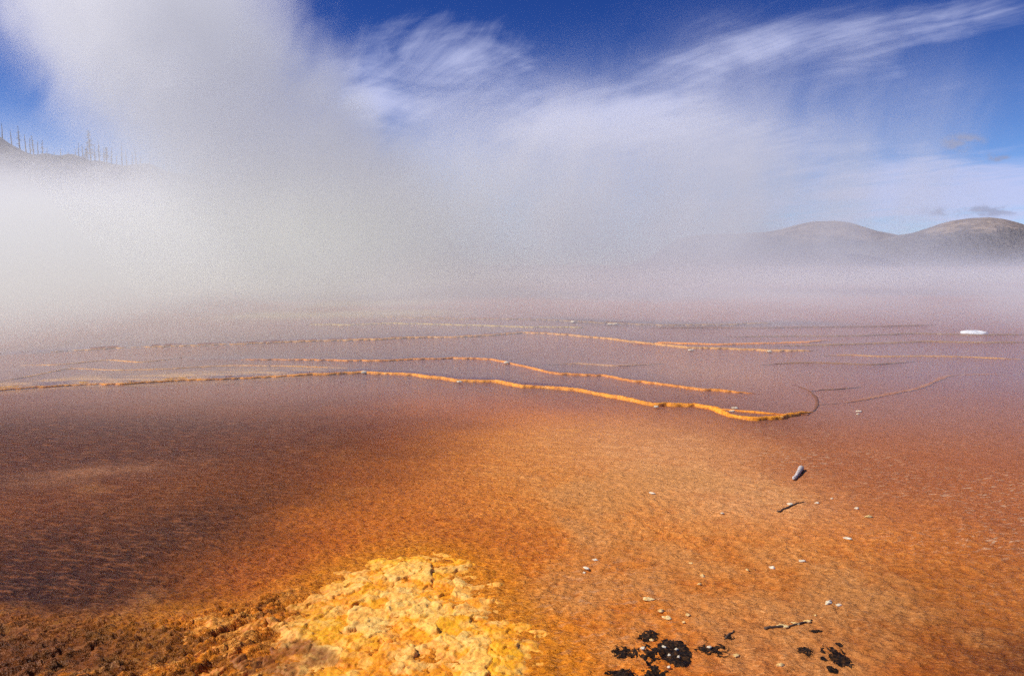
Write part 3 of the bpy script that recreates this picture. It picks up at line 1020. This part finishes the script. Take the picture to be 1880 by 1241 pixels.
# ------------------------------------------------------------------ hills
def hill_obj(prof, r0, r1, r2, label, mat, a_pad=0.0, n=260, m=60, rough=0.06, freq=0.02, seed=0):
    P = np.array([(uv(px, py)[0], uv(px, py)[1]) for px, py in prof])
    us = np.linspace(P[0, 0], P[-1, 0], n)
    hs = np.interp(us, P[:, 0], P[:, 1])
    k = np.ones(9) / 9
    hs = np.convolve(np.pad(hs, 4, mode='edge'), k, 'valid')
    hs = np.clip(hs, 0.0, None) * r1 + CAM_H
    ts = np.concatenate([np.linspace(r0, r1, m), np.linspace(r1, r2, m // 2)[1:]])
    V = []
    for t in ts:
        if t <= r1:
            f = (t - r0) / (r1 - r0)
            f = 1 - (1 - f) ** 1.7
        else:
            f = 1 - ((t - r1) / (r2 - r1)) ** 1.5
        # the mountain stands where it stands: the crest runs at y = r1
        x = us * r1 * (0.55 + 0.45 * t / r1)
        zz = hs * f
        zz = zz + zz * rough * fbm(x * freq, np.full_like(x, t * freq), 4, 201 + seed) * (abs(t - r1) > 1e-6)
        V.append(np.stack([x, np.full_like(x, t), zz - 0.3 * (t == r0) - 0.3], 1))
    o = mesh_np('hill', np.concatenate(V), grid_faces(len(ts), n), mat)
    tag(o, label, kind='structure')
    return us * r1, hs


hm, out, tc = material('burnt_hillside')
ax, ay, az = xyz(tc.outputs['Object'])
n1 = noise(vec(ax, ay, az), 0.12, 6, 0.65)
n2 = noise(vec(ax, ay, az), 0.6, 4, 0.6)
c = mix(smooth(n1 * 0.6 + n2 * 0.4, 0.40, 0.62), (0.060, 0.056, 0.060), (0.17, 0.155, 0.16))
principled(out, c, 0.9, bump(n1 + n2 * 0.4, 1.0, 1.5), 0.1)
LH = [(-900, 240), (-500, 225), (-250, 215), (-80, 225), (0, 252), (40, 275), (75, 292), (110, 303), (150, 296), (180, 292), (215, 302), (260, 304), (320, 322), (400, 330), (500, 318), (580, 306), (640, 312), (700, 330), (740, 354), (785, 398), (825, 442), (870, 488)]
LR = 250.0
lx, lh = hill_obj(LH, 150, LR, 380, 'dark burnt hillside rising behind the steam on the left', hm, n=420, m=70, rough=0.10, freq=0.035)

h2, out, tc = material('bare_hill')
ax, ay, az = xyz(tc.outputs['Object'])
n1 = noise(vec(ax, ay, az), 0.020, 6, 0.65)
n2 = noise(vec(ax, ay, az), 0.12, 4, 0.65)
ht = smooth(az + (n1 - 0.5) * 60.0, 42, 66)
c = mix(ht, mix(smooth(n2, 0.4, 0.62), (0.09, 0.082, 0.082), (0.16, 0.14, 0.13)), mix(smooth(n1 * 0.5 + n2 * 0.5, 0.40, 0.6), (0.15, 0.11, 0.085), (0.34, 0.26, 0.20)))  # greyed, low-contrast tones: distance haze painted into the hill colour
principled(out, c, 0.9, bump(n1 + n2 * 0.5, 1.0, 6.0), 0.1)
RR1 = 1200.0
D1 = [(1560, 470), (1600, 445), (1640, 432), (1680, 428), (1705, 418), (1730, 409), (1765, 402), (1800, 400), (1830, 404), (1860, 416), (1890, 428), (1940, 434), (2000, 430), (2100, 436), (2300, 440), (2600, 450), (2800, 487)]
D2 = [(1180, 487), (1240, 440), (1280, 431), (1330, 429), (1400, 428), (1440, 420), (1480, 409), (1520, 407), (1560, 412), (1600, 422), (1660, 434), (1720, 446), (1800, 487)]
hill_obj(D1, 900, RR1, 1700, 'rounded bare topped hill at the right edge', h2, n=300, rough=0.05, freq=0.006, seed=3)
hill_obj(D2, 1200, 1500.0, 2000, 'low twin hill behind the pink steam', h2, n=240, rough=0.05, freq=0.006, seed=5)
# forest on the low slopes of the right hill: one mass nobody could count
V, Fc = [], []
P1 = np.array([uv(*p) for p in D1])
for k in range(5200):
    t = random.uniform(880, 1165)
    u0 = random.uniform(uv(1570, 450)[0], uv(2150, 450)[0])
    hh = max(np.interp(u0, P1[:, 0], P1[:, 1]), 0) * RR1 + CAM_H
    f = max((t - 900) / (RR1 - 900), 0)
    f = 1 - (1 - f) ** 1.7
    z = hh * f
    if t > 900 and f > 0.62 + 0.25 * float(gnoise(u0 * 14, t * 0.01, 211)):
        continue
    x = u0 * RR1 * (0.55 + 0.45 * t / RR1)
    h_ = random.uniform(3, 6.5)
    b = len(V)
    r_ = h_ * 0.2
    V += [(x + r_ * math.cos(q), t + r_ * math.sin(q), z * 0.97 - 0.5) for q in (0.3, 1.56, 2.8, 4.07, 5.3)] + [(x, t, z + h_)]
    Fc += [(b + i, b + (i + 1) % 5, b + 5) for i in range(5)]
fm, out, tc = material('far_forest')
ax, ay, az = xyz(tc.outputs['Object'])
principled(out, mix(noise(vec(ax, ay, az), 0.05, 4), (0.08, 0.074, 0.074), (0.15, 0.13, 0.125)), 0.9, None, 0.1)
tag(pydata('forest', V, Fc, fm, sm=False), 'dark forest on the foot of the right hill', 'forest', kind='stuff')

# ------------------------------------------------------------------ dead trees on the left ridge
bk, out, tc = material('dead_bark')
ax, ay, az = xyz(tc.outputs['Object'])
principled(out, mix(noise(vec(ax, ay, az * 0.3), 3, 4), (0.028, 0.024, 0.024), (0.075, 0.065, 0.062)), 0.9, None, 0.1)


def snag(px, toppy, label, kind, seed, lean=0.0):
    rnd = random.Random(seed)
    x = uv(px, 300)[0] * LR
    z0 = float(np.interp(x, lx, lh)) - 0.6
    h_ = max(CAM_H + uv(px, toppy)[1] * LR - z0, 2.0)
    root = bpy.data.objects.new('dead_tree', None)
    COL.objects.link(root)
    root.location = (x, LR, z0)
    tag(root, label, 'dead tree', 'dead trees along the burnt ridge')
    V, Fc = [], []
    pts = [(lean * h_ * (i / 7) ** 1.5 + 0.05 * rnd.uniform(-1, 1), 0, h_ * i / 7) for i in range(8)]
    r0 = 0.17 + 0.012 * h_
    tube(V, Fc, pts, [r0 * (1 - 0.85 * i / 7) for i in range(8)], 7)
    pydata('trunk', V, Fc, bk, root)
    V, Fc = [], []
    nb = {'bare': 9, 'twiggy': 34, 'shaggy': 90}[kind]
    for i in range(nb):
        t = rnd.uniform(0.22 if kind != 'bare' else 0.4, 0.97)
        a = rnd.uniform(0, 2 * math.pi)
        ln = (1.02 - t) * h_ * {'bare': 0.10, 'twiggy': 0.16, 'shaggy': 0.24}[kind] * rnd.uniform(0.5, 1.2) + 0.2
        p0 = Vector((lean * h_ * t ** 1.5, 0, h_ * t))
        dr = Vector((math.cos(a), math.sin(a), rnd.uniform(-0.35, 0.3)))
        tube(V, Fc, [tuple(p0), tuple(p0 + dr * ln * 0.55), tuple(p0 + dr * ln + Vector((0, 0, -0.12 * ln)))], [0.07, 0.05, 0.015], 4)
        if kind == 'shaggy':
            for q in range(3):
                s = p0 + dr * ln * rnd.uniform(0.3, 0.9)
                e = s + Vector((rnd.uniform(-1, 1), rnd.uniform(-1, 1), rnd.uniform(-0.7, 0.4))) * 0.5
                tube(V, Fc, [tuple(s), tuple(e)], [0.045, 0.012], 3)
    pydata('crown', V, Fc, bk, root)
    return root


ORD = ['first', 'second', 'third', 'fourth', 'fifth', 'sixth', 'seventh', 'eighth', 'ninth', 'tenth', 'eleventh', 'twelfth', 'thirteenth', 'fourteenth', 'fifteenth', 'sixteenth', 'seventeenth', 'eighteenth', 'nineteenth', 'twentieth',
       'twenty-first', 'twenty-second', 'twenty-third', 'twenty-fourth', 'twenty-fifth', 'twenty-sixth', 'twenty-seventh', 'twenty-eighth', 'twenty-ninth', 'thirtieth']
SN = [(8, 226, 'bare'), (24, 240, 'bare'), (38, 231, 'twiggy'), (49, 247, 'bare'), (57, 254, 'bare'), (63, 249, 'twiggy'), (71, 259, 'bare'), (79, 257, 'twiggy'), (88, 272, 'bare'), (101, 278, 'bare'), (112, 274, 'bare'), (127, 279, 'bare'), (139, 272, 'bare'),
      (145, 262, 'bare'), (153, 266, 'twiggy'), (160, 272, 'shaggy'), (167, 238, 'shaggy'), (175, 268, 'twiggy'), (183, 257, 'twiggy'), (191, 271, 'bare'), (196, 270, 'shaggy'), (205, 272, 'twiggy'), (214, 283, 'bare'), (224, 262, 'bare'), (232, 277, 'twiggy'), (243, 280, 'bare'),
      (250, 271, 'twiggy'), (258, 280, 'bare'), (275, 289, 'bare')]
LOOKS = {'bare': 'bare pole-like dead tree', 'twiggy': 'thin dead tree with short twigs', 'shaggy': 'shaggy dead tree with drooping branches'}
for k, (px, ty, kd) in enumerate(SN):
    if px == 167:
        lab = 'tallest shaggy dead tree on the knoll of the ridge'
    else:
        lab = '%s, %s from the left edge along the ridge' % (LOOKS[kd], ORD[k])
    snag(px, ty, lab, kd, 300 + k, random.uniform(-0.04, 0.04))


# ------------------------------------------------------------------ steam
STEAM_GLOW = 0.215      # steam's own glow, standing in for repeated scattering, per unit of density


def steam_mat(name, build, color=(0.97, 0.94, 1.0), aniso=0.2):
    m, out, tc = material(name)
    X_, Y_, Z_ = xyz(tc.outputs['Object'])
    dens = build(X_, Y_, Z_)
    v = E.nt.nodes.new('ShaderNodeVolumeScatter')
    v.inputs['Color'].default_value = (*color, 1)
    v.inputs['Anisotropy'].default_value = aniso
    E.nt.links.new(dens.s, v.inputs['Density'])
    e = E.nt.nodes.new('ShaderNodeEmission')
    # lowest metres glow warmer, painted in for bounce off the orange flat
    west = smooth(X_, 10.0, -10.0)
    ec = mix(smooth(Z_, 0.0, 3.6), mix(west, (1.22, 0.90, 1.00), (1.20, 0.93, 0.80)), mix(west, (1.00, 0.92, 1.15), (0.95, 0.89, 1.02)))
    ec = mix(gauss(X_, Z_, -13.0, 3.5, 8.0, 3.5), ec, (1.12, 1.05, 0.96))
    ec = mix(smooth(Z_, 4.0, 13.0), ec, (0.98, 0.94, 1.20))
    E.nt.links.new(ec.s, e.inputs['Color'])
    E.nt.links.new((dens * STEAM_GLOW).s, e.inputs['Strength'])
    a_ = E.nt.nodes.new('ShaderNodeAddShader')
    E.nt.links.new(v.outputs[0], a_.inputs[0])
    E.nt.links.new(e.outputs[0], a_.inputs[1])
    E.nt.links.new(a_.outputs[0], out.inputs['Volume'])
    return m


def plume(px0, py0, half0, px1, py1, half1, Y0, depth, tau, label, seed, edge=1.4, fade_top=None, nz=0.55, scale=0.12):
    """a column of steam: axis and half width at the foot and at the top as the photograph shows them at distance Y0"""
    x0, z0 = uv(px0, py0)[0] * Y0, CAM_H + uv(px0, py0)[1] * Y0
    x1, z1 = uv(px1, py1)[0] * Y0, CAM_H + uv(px1, py1)[1] * Y0
    r0, r1 = half0 / F * Y0, half1 / F * Y0
    z0 = max(z0, 0.0)
    k = tau / (depth * 1.0)

    def build(X_, Y_, Z_):
        t = (Z_ - z0) / (z1 - z0)
        n_ = noise(vec(X_ - Z_ * 0.1, Y_, Z_ * 0.75), scale, 4, 0.55, 0.4)
        n2 = noise(vec(X_, Y_, Z_), scale * 0.35, 2, 0.5)
        cx = x0 + (x1 - x0) * t
        rx = r0 + (r1 - r0) * t.clamp()
        a = (X_ - cx) / rx
        b = (Y_ - Y0) / depth
        n3 = noise(vec(X_ - Z_ * 0.3, Y_, Z_ * 0.6), scale * 3.2, 4, 0.6, 0.8)
        q = a * a + b * b + (n_ - 0.5) * 2.8 + (n2 - 0.5) * 1.8 + (n3 - 0.5) * 1.5
        body = ((1.0 - q) * 1.0).clamp() ** edge
        vert = smooth(t, 1.0, fade_top if fade_top else 0.25) * smooth(Z_, -0.5, 3.5)
        return body * vert * ((n_ - 0.5) * (2.4 * nz) + 1.0).max(0.0) * k
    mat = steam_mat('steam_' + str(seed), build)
    V, Fc = [], []
    n, m = 20, 6
    for j in range(m + 1):
        t = j / m
        z = z0 + (z1 - z0) * t if j else 0.02
        cx = x0 + (x1 - x0) * t
        rx = (r0 + (r1 - r0) * t) * 1.35
        for i in range(n):
            q = 2 * math.pi * i / n
            V.append((cx + rx * math.cos(q), Y0 + depth * 1.35 * math.sin(q), z))
    for j in range(m):
        for i in range(n):
            Fc.append((j * n + i, j * n + (i + 1) % n, (j + 1) * n + (i + 1) % n, (j + 1) * n + i))
    Fc.append(tuple(range(n))[::-1])
    Fc.append(tuple(m * n + i for i in range(n)))
    o = pydata('steam_plume', V, Fc, mat, sm=False)
    return tag(o, label, 'steam plume', 'steam rising from the spring')


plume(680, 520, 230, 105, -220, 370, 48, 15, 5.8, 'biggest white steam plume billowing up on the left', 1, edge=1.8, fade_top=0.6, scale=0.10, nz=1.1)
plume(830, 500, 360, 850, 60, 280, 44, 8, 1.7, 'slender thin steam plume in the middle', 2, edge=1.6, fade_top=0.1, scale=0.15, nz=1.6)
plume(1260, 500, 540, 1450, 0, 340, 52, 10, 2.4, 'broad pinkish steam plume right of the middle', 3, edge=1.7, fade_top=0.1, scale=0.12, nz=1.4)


def low(X_, Y_, Z_):
    n_ = noise(vec(X_, Y_ * 0.7, Z_ * 1.5), 0.10, 5, 0.6, 0.7)
    m_ = noise(vec(X_ + 40.0, Y_ * 0.8, Z_ * 0.8), 0.045, 2, 0.5)
    left = smooth(X_ + Y_ * 0.10, 6.0, -16.0)
    start = smooth(Y_ + left * 1.5 + smooth(X_ - Y_ * 0.2, 0.5, 6.0) * 7.0 + (n_ - 0.5) * 16.0, 4.0, 25.0)
    end = smooth(Y_, 150.0, 90.0)
    vert = E.m('EXPONENT', Z_ * -0.95) * (1.0 - left) + smooth(Z_ - Y_ * 0.10 + (n_ - 0.5) * 14.0 + (m_ - 0.5) * 8.0, 6.5, -4.5) * left
    top = smooth(Z_, 12.5, 9.0)
    return start * end * vert * top * ((n_ - 0.5) * 4.2 + (m_ - 0.5) * 3.0 + 1.0).max(0.0) * (left * 0.030 + 0.098)


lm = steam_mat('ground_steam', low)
V = [(x, y, z) for z in (0.02, 12.5) for (x, y) in ((-40, 4.5), (30, 4.5), (150, 150), (-150, 150))]
Fc = [(0, 3, 2, 1), (4, 5, 6, 7), (0, 1, 5, 4), (1, 2, 6, 5), (2, 3, 7, 6), (3, 0, 4, 7)]
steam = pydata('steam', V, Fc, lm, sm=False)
tag(steam, 'low drifting steam hugging the flat', 'steam', kind='stuff')

# ------------------------------------------------------------------ render settings
S.view_settings.view_transform = 'Standard'
S.view_settings.look = 'None'
S.view_settings.exposure = 0
S.cycles.use_denoising = False
S.cycles.use_adaptive_sampling = True
S.cycles.adaptive_threshold = 0.03
S.cycles.max_bounces = 10
S.cycles.diffuse_bounces = 2
S.cycles.glossy_bounces = 2
S.cycles.transparent_max_bounces = 12
S.cycles.volume_bounces = 0
S.cycles.volume_step_rate = 1.0
S.cycles.volume_max_steps = 128
